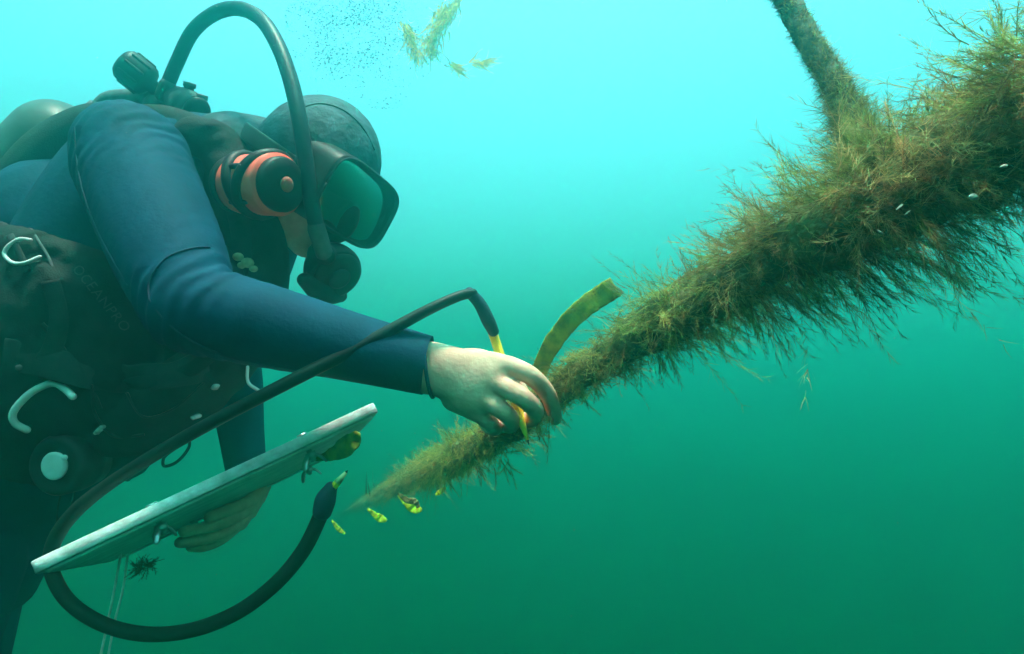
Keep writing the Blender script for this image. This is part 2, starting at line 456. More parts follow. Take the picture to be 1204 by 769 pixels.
# soft folds at the elbow and shoulder, as the neoprene bunches
V = ws_geo[0]
for i, v in enumerate(V):
    k = math.exp(-(np.linalg.norm(v - R_EL) / .085) ** 2) + .55 * math.exp(-(np.linalg.norm(v - R_SH) / .13) ** 2)
    if k > .02:
        a = nrm(R_WR - R_EL) + nrm(R_EL - R_SH) * .5
        w = math.sin((v @ a) * 210 + 3 * noise.noise(Vector(v * 22)))
        V[i] = v + nrm(v - (R_EL if k > .5 else R_SH)) * w * .0028 * k
wetsuit = mk('wetsuit', ws_geo, 'neoprene', person)
ws_tree = bvh(ws_geo)
def seam(name, pix, r, material, parent, tree, off=.0005, n=8):
    pts = [hit(tree, *p, off)[0] for p in pix]
    return mk(name, tube(pts, r, n, len(pts) * 5), material, parent)
seam('seam', [(176, 352), (175, 335), (182, 318), (196, 303), (214, 295), (232, 291), (246, 291)], .0011, 'neoprene_dark', wetsuit, ws_tree)
seam('seam', [(176, 352), (190, 372), (212, 392), (240, 408), (275, 421), (320, 430), (365, 437)], .0011, 'neoprene_dark', wetsuit, ws_tree)
seam('seam', [(88, 150), (90, 185), (98, 225), (112, 265), (130, 300), (150, 335)], .0009, 'neoprene_dark', wetsuit, ws_tree)
th = np.linspace(0, 2 * math.pi, 25)
cuff = tube([Q(505, 432, .742) + A(-.004, 0, .033) * math.cos(a) * 1.0 + A(0, .0325, 0) * math.sin(a) for a in th], .0022, 8, 60, round_ends=False)
mk('cuff', cuff, 'neoprene_dark', wetsuit)

# --- hood
hood_geo = remesh([ellipsoid(hp(.000, .018), FD * .104, SD * .090, UD * .106, 28), ellipsoid(hp(.0, -.058), FD * .078, SD * .068, UD * .070, 24),
                   tube([Q(272, 190, 1.075), Q(312, 196, 1.07), hp(-.03, -.04)], [.079, .074, .075], 22, 12)], .0045, 6)
keep = [f for f in hood_geo[1] if not ((np.mean(hood_geo[0][list(f)], axis=0) - HEAD) @ FD > .030 and -.125 < (np.mean(hood_geo[0][list(f)], axis=0) - HEAD) @ UD < .036
        and abs((np.mean(hood_geo[0][list(f)], axis=0) - HEAD) @ SD) < .072)]
hood = mk('hood', (hood_geo[0], keep), 'hood_rubber', person)
hood_tree = bvh(hood_geo)

for pix in ([(352, 128), (378, 122), (404, 130), (426, 150), (440, 176)], [(318, 168), (338, 186), (352, 214), (356, 244)]):
    seam('seam', pix, .0012, 'black_rubber', hood, hood_tree)
# --- dive mask
dm = empty('diving_mask', hp(.09, .0), 'black diving mask with a clear lens over the diver\'s eyes', 'mask')
def mring(f, u, hu, hs, up=0.0):
    return (hp(f + .011, u), SD * hs, UD * hu)
skirt = loft([mring(.028, -.012, .058, .086), mring(.060, -.012, .059, .087), mring(.082, -.013, .057, .087), mring(.098, -.014, .057, .088), mring(.104, -.014, .055, .086),
              mring(.104, -.014, .052, .083), mring(.094, -.014, .050, .081), mring(.070, -.014, .050, .078), mring(.040, -.013, .052, .076)], 44, 4.0)
skirt = (skirt[0], skirt[1][:-2])
mk('skirt', skirt, 'black_rubber', dm)
mk('lens', slab(hp(.1095, -.014), SD * .0815, UD * .0505, FD * .0018, .4, 4.0, 40), 'mask_glass', dm)
mk('nose_pocket', ellipsoid(hp(.086, -.046), FD * .034, SD * .032, UD * .044, 20), 'black_rubber', dm)
mk('frame_rim', tube([hp(.115, -.014) + SD * .0845 * np.sign(math.cos(a)) * abs(math.cos(a)) ** .5 + UD * .0535 * np.sign(math.sin(a)) * abs(math.sin(a)) ** .5 for a in np.linspace(0, 2 * math.pi, 49)], .0018, 8, 96, round_ends=False), 'hose_rubber', dm)
strap = []
for a in np.linspace(-1.0, 1.0, 25):
    phi = a * 2.35
    d = -FD * math.cos(phi) * .121 + SD * math.sin(phi) * .0975
    strap.append(hp(-.010, -.004 + .016 * math.cos(phi)) + d)
for name_, off_, mt in (('strap', 0.0, 'black_rubber'),):
    T_ = np.gradient(np.array(strap), axis=0)
    rings = [(p, nrm(np.cross(tt, UD)) * .0022, UD * .013) for p, tt in zip(strap, T_)]
    mk(name_, loft(rings, 12, 4.0), mt, dm)
for s in (-1, 1):
    mk('strap_buckle', slab(hp(.066, -.008, .091 * s), FD * .013, UD * .013, SD * .006, .3, 4, 20), 'black_plastic', dm)

# --- scuba tank
AX_T = nrm(Q(125, 130, 1.2) - Q(85, 170, 1.2))
tank = empty('scuba_tank', Q(85, 170, 1.22) - AX_T * .5, 'dark steel scuba tank on the diver\'s back behind the shoulder', 'scuba tank')
TC = Q(74, 176, 1.20)
mk('cylinder', lathe(TC, AX_T, [(.0, -.55), (.05, -.545), (.08, -.52), (.09, -.49)] + [(.09, -.3), (.09, 0)] + [(.09 * math.cos(a) ** .8, .075 * math.sin(a)) for a in np.linspace(.15, 1.25, 9)] + [(.026, .078), (.024, .10), (.0, .101)], 40), 'tank_paint', tank)
mk('tank_band', lathe(TC, AX_T, [(.0905, -.16), (.0935, -.158), (.0935, -.112), (.0905, -.11)], 40), 'webbing', tank)
NV = Q(196, 118, 1.16)
valve = mk('valve', remesh([tube([TC + AX_T * .09, TC + AX_T * .125, NV], [.019, .018, .017], 16, 12), tube([NV + A(-.02, 0, -.01), NV + A(.03, 0, .0)], [.02, .02], 16, 6)], .003, 3), 'dull_metal', tank)
KD = nrm(Q(150, 78, 1.14) - Q(192, 112, 1.16))
knob = lathe(Q(186, 107, 1.155), KD, [(.0, -.01), (.011, -.008), (.012, .012), (.022, .016), (.0275, .021), (.029, .028), (.029, .056), (.0275, .064), (.022, .070), (.0, .072)], 28)
kv = knob[0]
mk('valve_knob', knob, 'black_rubber', tank)
for i in range(10):
    a = 2 * math.pi * i / 10; u, v, _ = frame(KD)
    r_ = (u * math.cos(a) + v * math.sin(a)) * .0285; c0 = Q(186, 107, 1.155) + r_
    mk('knob_rib', tube([c0 + KD * .027, c0 + KD * .057], .0028, 8, 4), 'black_rubber', tank)

# --- regulator: first stage, hose, second stage
reg = empty('regulator', NV, 'black regulator with an arched hose from the tank valve to the diver\'s mouth', 'regulator')
FSD = nrm(A(.55, -.25, -.35))
FS = Q(216, 122, 1.13)
fs = mk('first_stage', join(lathe(FS, FSD, [(.0, -.03), (.019, -.028), (.022, -.022), (.022, -.006), (.027, -.004), (.028, .014), (.026, .016), (.026, .024), (.020, .03), (.0, .031)], 28)), 'dull_metal', reg)
mk('diaphragm_cap', lathe(FS + FSD * .03, FSD, [(.0, 0), (.024, .001), (.025, .006), (.022, .012), (.012, .015), (.0, .015)], 24), 'black_rubber', fs)
for px, py in ((222, 98), (236, 112)):
    mk('port_plug', lathe(Q(px, py + 8, 1.125), A(.25, -.2, .9), [(.0, -.012), (.008, -.012), (.008, .004), (.010, .005), (.010, .012), (.0, .013)], 12), 'dull_metal', fs)
hose_pix = [(197, 100, 1.125), (207, 76, 1.12), (226, 38, 1.10), (252, 16, 1.07), (280, 10, 1.04), (306, 22, 1.01), (326, 52, .975), (341, 92, .95), (351, 135, .935), (358, 180, .93), (365, 228, .93), (371, 262, .94), (379, 292, .955)]
mk('hose', tube([Q(*p) for p in hose_pix], .0112, 16, 90), 'hose_rubber', reg)
mk('hose_end', tube([Q(197, 100, 1.125), Q(191, 112, 1.135)], [.013, .012], 14, 6), 'dull_metal', reg)
mk('hose_end', tube([Q(372, 268, .942), Q(381, 297, .957)], [.0128, .0125], 14, 6), 'dull_metal', reg)
S2 = Q(391, 318, 1.0)
S2D = nrm(FD * .8 + A(.05, -.35, -.35))
s2 = mk('second_stage', remesh([lathe(S2, S2D, [(.0, -.034), (.022, -.034), (.034, -.026), (.041, -.012), (.043, .004), (.041, .014), (.0, .016)], 32),
                                tube([S2 - S2D * .02, hp(.085, -.078)], [.024, .017], 18, 8),
                                tube([S2 + A(-.012, -.02, .022), Q(383, 300, .965)], [.020, .016], 14, 6),
                                tube([S2 - UD * .030 + SD * -.045, S2 - UD * .034 + S2D * .004, S2 - UD * .030 + SD * .045], [.011, .019, .011], 14, 10)], .0028, 5), 'black_plastic', reg)
mk('front_cover', lathe(S2 + S2D * .0145, S2D, [(.038, 0), (.0385, .003), (.034, .006), (.033, .0065), (.025, .0085), (.024, .0085), (.0, .0105)], 32), 'black_rubber', s2)
mk('purge_button', lathe(S2 + S2D * .023, S2D, [(.017, 0), (.017, .002), (.012, .0045), (.0, .005)], 24), 'hose_rubber', s2)
mk('mouthpiece', loft([(hp(.088, -.078), SD * .022, UD * .012), (hp(.076, -.076), SD * .027, UD * .013)], 20), 'black_rubber', s2)

# --- spare second stage, orange and black, clipped at the neck
octo = empty('spare_regulator', Q(300, 210, .96), 'orange and black spare regulator clipped at the diver\'s neck', 'regulator')
OD = nrm(A(.84, -.52, -.10)); OC = Q(330, 217, .905)
mk('body', lathe(OC, OD, [(.0, -.098), (.028, -.096), (.039, -.087), (.042, -.070), (.0420, -.02), (.0425, -.012), (.0425, -.004), (.0, -.003)], 40), 'orange_plastic', octo)
cov = mk('front_cover', lathe(OC, OD, [(.0355, -.006), (.037, -.005), (.0375, .004), (.034, .009), (.024, .012), (.0, .0125)], 40), 'black_rubber', octo)
mk('purge_button', lathe(OC + OD * .0115, OD, [(.010, 0), (.0105, .002), (.007, .004), (.0, .0042)], 24), mat('dark_orange', (0.30, 0.07, 0.05), 0.5, 0.3, 60, 0.1, 150), cov)  # button in a darker orange than the body
u, v, _ = frame(OD)
for ph, h0, amp, w in ((.3, -.030, .016, .0105), (3.3, -.060, .015, .0105), (1.6, -.088, .007, .0070)):
    pts = []
    for a in np.linspace(0, 2 * math.pi, 37):
        rr = .0385 if h0 > -.08 else .0355
        pts.append(OC + OD * (h0 + amp * math.sin(a + ph)) + (u * math.cos(a) + v * math.sin(a)) * rr)
    mk('grip_band', tube(pts, w, 8, 72, round_ends=False), 'black_rubber', octo)
for a in (2.7, 3.9, 5.2):
    d = u * math.cos(a) + v * math.sin(a)
    mk('grip_rib', tube([OC + OD * -.030 + d * .0415, OC + OD * -.045 + d * .0418, OC + OD * -.062 + d * .0415], [.0035, .0048, .0035], 8, 8), 'black_rubber', octo)
mk('hose', tube([OC - OD * .082, Q(270, 232, 1.01), Q(262, 262, 1.01), Q(290, 300, .99), Q(300, 350, 1.0), Q(270, 400, 1.02)], .0085, 12, 40), 'hose_rubber', octo)

# --- buoyancy vest
vest = empty('buoyancy_vest', Q(60, 560, 1.05), 'black jacket style buoyancy vest with pale d rings on the diver\'s torso', 'vest')
r_all = torso_rings()
lowr = torso_rings(.016, .040, 1.0, .018, (11, 20))
jac = [loft(lowr, 36, 2.6),
       tube([Q(256, 425, .95), Q(226, 455, .945), Q(182, 488, .945), Q(138, 506, .95)], [.042, .052, .052, .040], 18, 16),         # pocket
       tube([Q(88, 470, .94), Q(92, 505, .95), Q(104, 522, .97)], [.05, .045, .03], 16, 10),
       tube([Q(300, 335, .99), Q(275, 390, .96), Q(258, 430, .95)], [.045, .056, .046], 18, 14),
       tube([Q(268, 215, 1.02), Q(292, 265, .99), Q(300, 320, .985), Q(280, 380, .98)], [.036, .046, .050, .058], 18, 16),           # chest lobe
       tube([Q(228, 160, 1.00), Q(258, 172, 1.0), Q(282, 225, .99)], [.030, .034, .036], 16, 12),
       tube([Q(10, 380, .98), Q(2, 450, .985), Q(12, 510, .985)], [.07, .085, .06], 18, 12),
       tube([Q(4, 300, .97), Q(60, 306, .945), Q(112, 336, .940), Q(132, 395, .95), Q(125, 450, .955)], [.045, .046, .050, .066, .066], 18, 18)]
jac_geo = remesh(jac, .0055, 6)
V = jac_geo[0]
for i, v in enumerate(V):
    V[i] = v * (1 + .009 * noise.noise(Vector(v * 20)) + .0045 * noise.noise(Vector(v * 48)) + .002 * noise.noise(Vector(v * 120)))
jacket = mk('jacket', jac_geo, 'cordura', vest)
jt = bvh(jac_geo)
# air cell between back and tank
mk('back_cell', remesh([tube([Q(18, 340, 1.15), Q(22, 260, 1.14), Q(56, 196, 1.13), Q(106, 154, 1.125), Q(150, 140, 1.12)], [.06, .060, .056, .044, .028], 20, 24),
                        tube([Q(150, 140, 1.13), Q(195, 140, 1.08), Q(238, 158, 1.02)], [.024, .022, .026], 14, 14)], .005, 5), 'cordura', vest)
def strip(name, pix, width, thick, material, parent, tree, off=.0015):
    P_, N_ = zip(*[hit(tree, *p, off) for p in pix])
    D_ = spline(np.c_[np.array(P_), np.array(N_)], len(pix) * 6)
    T_ = np.gradient(D_[:, :3], axis=0)
    return mk(name, loft([(d[:3], nrm(np.cross(nrm(tt), nrm(d[3:]))) * width / 2, nrm(d[3:]) * thick / 2) for d, tt in zip(D_, T_)], 8, 6.0), material, parent)
strip('waist_strap', [(6, 415), (50, 425), (100, 438), (150, 445), (200, 442), (245, 428)], .042, .004, 'webbing', vest, jt)
strip('shoulder_webbing', [(262, 205), (280, 250), (285, 300), (268, 350)], .032, .004, 'webbing', vest, jt)
strip('zip', [(50, 380), (75, 410), (100, 440), (118, 480)], .006, .004, 'black_plastic', vest, jt)
strip('ring_webbing', [(4, 262), (14, 280), (26, 302), (34, 320)], .010, .003, 'webbing', vest, jt)
strip('ring_webbing', [(34, 266), (46, 284), (60, 310), (66, 345)], .004, .002, 'print_grey', vest, jt)
strip('pocket_flap', [(150, 452), (185, 448), (222, 436), (250, 415)], .020, .005, 'cordura', vest, jt)
strip('side_webbing', [(60, 330), (70, 370), (62, 410), (40, 440)], .024, .004, 'webbing', vest, jt)
strip('piping', [(150, 462), (170, 490), (205, 480), (240, 450)], .003, .004, 'black_plastic', vest, jt)
strip('piping', [(108, 452), (112, 485), (135, 512), (170, 510)], .003, .004, 'black_plastic', vest, jt)
def on(pix, tree, off): return [hit(tree, *p, off)[0] for p in pix]
mk('d_ring', tube(on([(39, 285), (26, 285), (14, 292), (11, 301), (18, 309), (32, 312), (48, 307)], jt, .006), .0027, 10, 40), 'pale_plastic', vest)
mk('d_ring', tube(on([(32, 500), (21, 494), (20, 482), (30, 466), (47, 455), (66, 451), (82, 454), (91, 463)], jt, .008), .0048, 12, 44), 'pale_plastic', vest)
c, nn = hit(jt, 66, 545, .0)
dv = nrm(A(-.1, -1, .05)); c = Q(68, 547, .90)
valve_d = mk('dump_valve', lathe(c, dv, [(.0, -.06), (.036, -.058), (.041, -.03), (.041, .0), (.037, .006), (.030, .007), (.026, .003), (.0, .003)], 36), 'black_plastic', vest)
mk('valve_cap', lathe(c + dv * .004, dv, [(.0185, 0), (.0188, .003), (.0175, .0042), (.013, .0038), (.0, .0036)], 28), 'pale_plastic', valve_d)
mk('cord_bead', ellipsoid(c + dv * .012 + A(.018, 0, .012), A(.004, 0, 0), A(0, .004, 0), A(0, 0, .004), 12), 'pale_plastic', valve_d)
def clip_piece(name, px, py, a, b, ang, material, tree=jt, t=.004, power=4):
    p, n_ = hit(tree, px, py, t * .8)
    e = nrm(np.cross(n_, A(math.sin(ang), 0, -math.cos(ang)))); f_ = np.cross(n_, e)
    return mk(name, slab(p, e * a, f_ * b, n_ * t, .4, power, 20), material, vest)
clip_piece('pull_tab', 120, 505, .012, .0028, .6, 'print_pale')
clip_piece('toggle', 229, 489, .0026, .007, 1.5, 'print_pale')
clip_piece('buckle', 252, 454, .006, .004, .6, 'print_pale', power=1.3)
clip_piece('stud', 24, 432, .004, .004, 0, 'print_grey', power=2)
mk('strap_clip', tube([Q(291, 432, .93), Q(292, 450, .93), Q(306, 461, .93), Q(305, 468, .93), Q(294, 468, .93)], .0024, 8, 30), 'pale_plastic', vest)
mk('pull_loop', tube([Q(222, 512, .95), Q(222, 526, .95), Q(208, 543, .95), Q(193, 548, .95), Q(193, 538, .95), Q(205, 528, .95)], .0022, 8, 40), 'black_rubber', vest)
mk('valve_cord', tube([Q(72, 578, .92), Q(68, 598, .92), Q(66, 622, .92)], .0011, 6, 10), 'black_rubber', vest)
mk('valve_cord', tube([Q(90, 570, .92), Q(84, 594, .92), Q(82, 610, .92)], .0011, 6, 10), 'black_rubber', vest)
# inflator clipped to the chest, with a pale button
mk('inflator', tube([Q(262, 300, .945), Q(276, 330, .93), Q(283, 360, .94)], [.016, .018, .015], 14, 12), 'black_plastic', vest)
for px, py, r_ in ((280, 302, .0075), (291, 309, .009), (298, 316, .006), (284, 312, .006)):
    mk('inflator_button', ellipsoid(Q(px, py, .925), A(r_, 0, 0), A(0, r_, 0), A(0, 0, r_ * .8), 12), 'kelp_pale' if 'kelp_pale' in M else mat('kelp_pale', (.2, .28, .16), .6, .3, 90, .3, 200), vest)
# lettering printed down the side of the vest
cu = bpy.data.curves.new('letters', 'FONT'); cu.body = 'OCEANPRO'; cu.size = 1.0; cu.resolution_u = 3; cu.space_character = 1.1
to = bpy.data.objects.new('letters', cu); COL.objects.link(to)
dg = bpy.context.evaluated_depsgraph_get(); tm = bpy.data.meshes.new_from_object(to.evaluated_get(dg))
tv = np.array([v.co[:] for v in tm.vertices]); tf = [list(p.vertices) for p in tm.polygons]
bpy.data.objects.remove(to); bpy.data.curves.remove(cu); bpy.data.meshes.remove(tm)
p0, n0 = hit(jt, 90, 314); p1, n1 = hit(jt, 150, 388)
ln = nrm(p0 * 0 + (p1 - p0)); nm = nrm(n0 + n1); up_ = np.cross(nm, ln)
if up_[0] < 0: up_ = -up_
sx = np.linalg.norm(p1 - p0) / (tv[:, 0].max() - tv[:, 0].min())
LV = []
for x, y, _ in tv:
    q = p0 + ln * (x - tv[:, 0].min()) * sx + up_ * (y - .35) * sx * 0.95
    h_, _, _, _ = jt.ray_cast(Vector(q + nm * .06), Vector(-nm))
    LV.append((np.array(h_) if h_ is not None else q) + nm * .0015)
mk('lettering', (np.array(LV), tf), 'print_grey', vest, smooth=False)

# ================================================================== slate
slate = empty('writing_slate', sp(.5, 1.0, -.01), 'white underwater slate with wing nuts held tilted in the left hand', 'slate')
def plate(s0, s1, w0, w1, h0, h1, bev=.25):
    c = sp((s0 + s1) / 2, (w0 + w1) / 2, (h0 + h1) / 2)
    return slab(c, E1 * SL_L * (s1 - s0) / 2, E2 * SL_W * (w1 - w0) / 2, EN * (h1 - h0) / 2, bev, 40, 64)
mk('board', plate(0, 1, 0, 1, -.0128, 0, .12), 'white_board', slate)
mk('under_board', plate(.02, .98, .022, .965, -.0160, -.0131), 'grey_board', slate)
mk('clip_bar', plate(.06, .95, .940, .985, -.0185, -.0164), 'white_board', slate)
for s, w in ((.30, .10), (.76, .10), (.33, .88), (.80, .90)):
    c = sp(s, w, -.0165)
    b_ = mk('bolt', lathe(c + EN * .0185, -EN, [(.0, -.003), (.006, -.003), (.0065, .0), (.0032, .001), (.0032, .033), (.0, .0335)], 14), 'chrome', slate)
    nut = c - EN * .006
    a_ = random.uniform(0, 3); wd = E1 * math.cos(a_) + E2 * math.sin(a_)
    wn = mk('wing_nut', lathe(nut, -EN, [(.0, -.003), (.0065, -.003), (.006, .005), (.0, .006)], 14), 'chrome', slate)
    for sg in (-1, 1):
        mk('wing', tube([nut + wd * sg * .005, nut + wd * sg * .011 - EN * .006, nut + wd * sg * .0145 - EN * .013], [.003, .0042, .0032], 8, 8, squash=.5), 'chrome', wn)

# --- rubber tube with a pencil in each end
rt = empty('pencil_tether', Q(180, 745, .75), 'long black rubber tube looping round the slate with a yellow pencil in each end', 'tube')
path = [(556, 345, .752), (540, 348, .745), (500, 366, .73), (430, 404, .715), (350, 444, .71), (265, 488, .715), (195, 527, .73), (130, 568, .75), (88, 602, .77), (64, 636, .785), (60, 668, .79), (78, 704, .785),
        (115, 731, .775), (165, 745, .76), (220, 742, .745), (275, 722, .735), (322, 688, .73), (356, 648, .73), (377, 606, .73), (386, 582, .73)]
mk('rubber_tube', tube([Q(*p) for p in path], [.0055, .0058, .0062] + [.0072] * 5 + [.0082] * 12, 16, 190), 'black_rubber', rt)
mk('tape', tube([Q(552, 344, .752), Q(564, 357, .755), Q(574, 377, .758), Q(580, 389, .760)], [.0062, .0072, .0078, .0068], 12, 14), 'tape', rt)
mk('tape', tube([Q(379, 601, .728), Q(383, 587, .728), Q(389, 574, .728)], [.0105, .0112, .0072], 14, 10), 'tape', rt)
def pencil(a, b, r, sharp=.022):
    ax = nrm(b - a); L = np.linalg.norm(b - a)
    p = mk('pencil', lathe(a, ax, [(.0, 0), (r, .0005), (r, L - sharp), (r * .98, L - sharp + .0006)], 6), 'yellow_paint', rt, smooth=False)
    mk('point', lathe(a + ax * (L - sharp), ax, [(r * .97, 0), (.0016, sharp * .85)], 12), 'pencil_wood' if r < .0046 else 'yellow_paint', p)
    mk('lead', lathe(a + ax * (L - sharp * .16), ax, [(.0017, 0), (.0003, sharp * .17)], 8), 'black_plastic', p)
    return p
pencil(Q(575, 378, .772), Q(622, 523, .726), .0056, .034)
pencil(Q(386, 580, .728), Q(409, 553, .724), .0042, .018)

# cords that hang from the slate
cords = [((142, 652, .90), (135, 690, .90), (126, 735, .90), (112, 800, .90)), ((150, 652, .93), (145, 690, .93), (134, 735, .93), (122, 800, .93))]
for i, p in enumerate(cords):
    mk('cord', tube([Q(*q) for q in p], .0016, 6, 30), 'cord_white', slate)

# ================================================================== overgrown rope
RP = np.array([(1400, 46, .36, .062), (1204, 154, .42, .063), (1050, 230, .48, .060), (900, 312, .56, .051), (800, 366, .63, .044), (720, 417, .70, .035), (650, 464, .80, .031), (600, 502, .88, .038),
               (545, 531, 1.08, .039), (482, 563, 2.3, .056), (444, 583, 4.2, .060), (418, 597, 7.5, .07), (402, 605, 12.0, .07), (392, 610, 20.0, .07)], float)
R3 = np.array([Q(*p[:3]) for p in RP])
RX = np.array([R3[0] + (R3[0] - R3[1]) * k_ for k_ in (5.0, 2.5)])               # it runs on past the camera
PR = spline(np.c_[np.r_[RX, R3], np.r_[[.06, .061], RP[:, 3]]], 320)
RC, RR = PR[:, :3], PR[:, 3]
RT, RU, RV = frames_along(RC)
arc = np.r_[0, np.cumsum(np.linalg.norm(np.diff(RC, axis=0), axis=1))]
rope = empty('overgrown_rope', Q(900, 320, .56), 'thick mooring rope shaggy with olive algae slanting across the water', 'rope')
# core mat
n = 40
ang = np.linspace(0, 2 * math.pi, n, endpoint=False)
CV = []
for i in range(len(RC)):
    for a in ang:
        d = RU[i] * math.cos(a) + RV[i] * math.sin(a)
        q = RC[i] + d * RR[i] * .5
        k = 1 + .45 * noise.noise(Vector(q * 34)) + .2 * noise.noise(Vector(q * 90))
        CV.append(RC[i] + d * RR[i] * .5 * k)
CF = np.array([(i * n + j, i * n + (j + 1) % n, (i + 1) * n + (j + 1) % n, (i + 1) * n + j) for i in range(len(RC) - 1) for j in range(n)])
mk('rope_core', (np.array(CV), CF), 'algae_mat', rope, recalc=False)

def strands(root, d0, length, width, bend, tint, seg=5, curl=None, jit=.25):
    """tapering ribbons, one per root; bend is added along the length"""
    N = len(root)
    s = np.linspace(0, 1, seg + 1)
    d0 = d0 / np.linalg.norm(d0, axis=1)[:, None]
    side = np.cross(d0, rng.normal(size=(N, 3))); side /= np.linalg.norm(side, axis=1)[:, None]
    pts = root[:, None] + length[:, None, None] * (d0[:, None] * s[None, :, None] + bend[:, None] * (s[None, :, None] ** 2))
    if curl is not None:
        ph = rng.uniform(0, 6.28, N)[:, None]; k = rng.uniform(3, 8, N)[:, None]
        w = np.sin(ph + k * s[None]) - np.sin(ph)
        pts = pts + side[:, None] * (w * s[None])[:, :, None] * (curl * length)[:, None, None]
    wd = width[:, None] * (1 - .85 * s[None] ** 1.3)
    side2 = np.cross(d0, side)
    L = pts - side2[:, None] * wd[:, :, None] / 2; R_ = pts + side2[:, None] * wd[:, :, None] / 2
    V = np.stack([L, R_], axis=2).reshape(-1, 3)
    b = (np.arange(N) * (seg + 1) * 2)[:, None]
    k = (np.arange(seg) * 2)[None]
    f0 = b + k
    Fc = np.stack([f0, f0 + 1, f0 + 3, f0 + 2], axis=2).reshape(-1, 4)
    tc = np.repeat(tint, (seg + 1) * 2, axis=0)
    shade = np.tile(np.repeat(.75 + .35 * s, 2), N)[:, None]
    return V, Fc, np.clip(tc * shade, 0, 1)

def plumes(root, d0, length, bend, tint, nb=22, width=.0006, angle=.8, blen=.30):
    """feathery fronds: a curved stalk each, set with fine short side branches"""
    N = len(root)
    d0 = d0 / np.linalg.norm(d0, axis=1)[:, None]
    I = np.repeat(np.arange(N), nb); K = len(I)
    sj = np.clip(np.tile(np.linspace(.08, 1.0, nb), N) + rng.normal(size=K) * .03, .02, 1)
    L = length[I][:, None]
    p = root[I] + L * (d0[I] * sj[:, None] + bend[I] * (sj ** 2)[:, None])
    tan = d0[I] + 2 * bend[I] * sj[:, None]; tan /= np.linalg.norm(tan, axis=1)[:, None]
    r = rng.normal(size=(K, 3)); r -= tan * (r * tan).sum(1)[:, None]; r /= np.linalg.norm(r, axis=1)[:, None]
    bl = length[I] * blen * (1.15 - .75 * sj) * rng.uniform(.6, 1.3, K)
    b = strands(p, tan + r * (angle * rng.uniform(.5, 1.2, K))[:, None], bl, np.full(K, width) * rng.uniform(.7, 1.3, K), tan * .35 + rng.normal(size=(K, 3)) * .15, tint[I] * rng.uniform(.75, 1.25, K)[:, None], 2)
    a = strands(root, d0, length, np.full(N, width * 1.6), bend, tint * .7, 6)
    return np.concatenate([b[0], a[0]]), np.concatenate([b[1], a[1] + len(b[0])]), np.concatenate([b[2], a[2]])

UPV = A(0, 0, 1)
def algae_coat(ntuft, per, i0, i1, weight_pow, lmul, seg, curl, root_k=.46, wmul=1.0, conv=.5, wild=.22, bright=1.0, plume=0):
    w = np.gradient(arc)[i0:i1] / np.maximum(RC[i0:i1, 1], .3) ** weight_pow
    w = w / w.sum()
    ti = rng.choice(np.arange(i0, i1), ntuft, p=w)
    a = rng.uniform(0, 2 * math.pi, ntuft)
    d = RU[ti] * np.cos(a)[:, None] + RV[ti] * np.sin(a)[:, None]
    up = (d[:, 2] > .2)[:, None]
    root = RC[ti] + d * (RR[ti] * root_k)[:, None]
    right = -RT[ti]                                    # towards the near end
    lump = np.array([max(.3, .72 + 1.15 * noise.noise(Vector(r * 26)) + .4 * noise.noise(Vector(r * 60))) for r in root])
    lean = np.where(up, -.55, .75) * rng.uniform(.2, 1.4, ntuft)[:, None]
    gd = d * rng.uniform(.35, .9, ntuft)[:, None] + right * lean + rng.normal(size=(ntuft, 3)) * wild
    gd /= np.linalg.norm(gd, axis=1)[:, None]
    bend = right * np.where(up, -.35, .25) * rng.uniform(0, 1, ntuft)[:, None] + UPV * np.where(up, .05, -.25) + rng.normal(size=(ntuft, 3)) * .30
    ln_ = RR[ti] * rng.uniform(.5, 1.1, ntuft) * lmul * lump
    brown = np.array([noise.noise(Vector(r * 13 + A(5, 1, 2))) for r in root])
    mixb = np.clip(np.where(up[:, 0], .15, .55) + brown * 1.1 + rng.normal(size=ntuft) * .12 - (RC[ti, 1] > .60) * .3, 0, 1)[:, None]
    base = (1 - mixb) * A(.460, .460, .110) + mixb * A(.640, .370, .160)
    base = base * (rng.uniform(.35, 1.25, ntuft) * bright)[:, None]
    pale = rng.random(ntuft) < .10
    base[pale] = base[pale] * .5 + A(.28, .28, .12)
    if plume:
        return plumes(root + rng.normal(size=(ntuft, 3)) * (RR[ti] * .12)[:, None], gd, ln_, bend, base, plume, .00042, .80, .27)
    I = np.repeat(np.arange(ntuft), per); N = len(I)
    j0 = rng.normal(size=(N, 3)) * (RR[ti][I] * .15)[:, None]
    rt_ = root[I] + j0
    L = ln_[I] * rng.uniform(.55, 1.25, N)
    gs = gd[I] * L[:, None] - j0 * conv + rng.normal(size=(N, 3)) * (L * .16)[:, None]
    L2 = np.linalg.norm(gs, axis=1)
    return strands(rt_, gs, L2, (.00055 + .0004 * rng.random(N)) * wmul * np.clip(RC[ti][I, 1] / .55, .85, 2.5),
                   bend[I] + rng.normal(size=(N, 3)) * .08, base[I] * rng.uniform(.75, 1.25, N)[:, None], seg, np.full(N, curl))
iA = 0; iB = int(np.argmax(RC[:, 1] > 8.0))
parts = [algae_coat(3600, 14, iA, iB, 1.2, .42, 4, .30), algae_coat(6600, 0, iA, iB, 1.35, .78, 6, .2, wild=.35, plume=36), algae_coat(1850, 0, iA, iB, 1.6, 1.10, 6, .2, wild=.45, bright=1.1, plume=46), algae_coat(500, 4, iA, iB, 1.3, .6, 6, .55, wild=.5)]
off = 0; VV, FF, CC = [], [], []
for v, f, c in parts:
    VV.append(v); FF.append(f + off); CC.append(c); off += len(v)
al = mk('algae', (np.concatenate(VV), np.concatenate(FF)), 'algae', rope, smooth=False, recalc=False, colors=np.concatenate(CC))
al['kind'] = 'stuff'

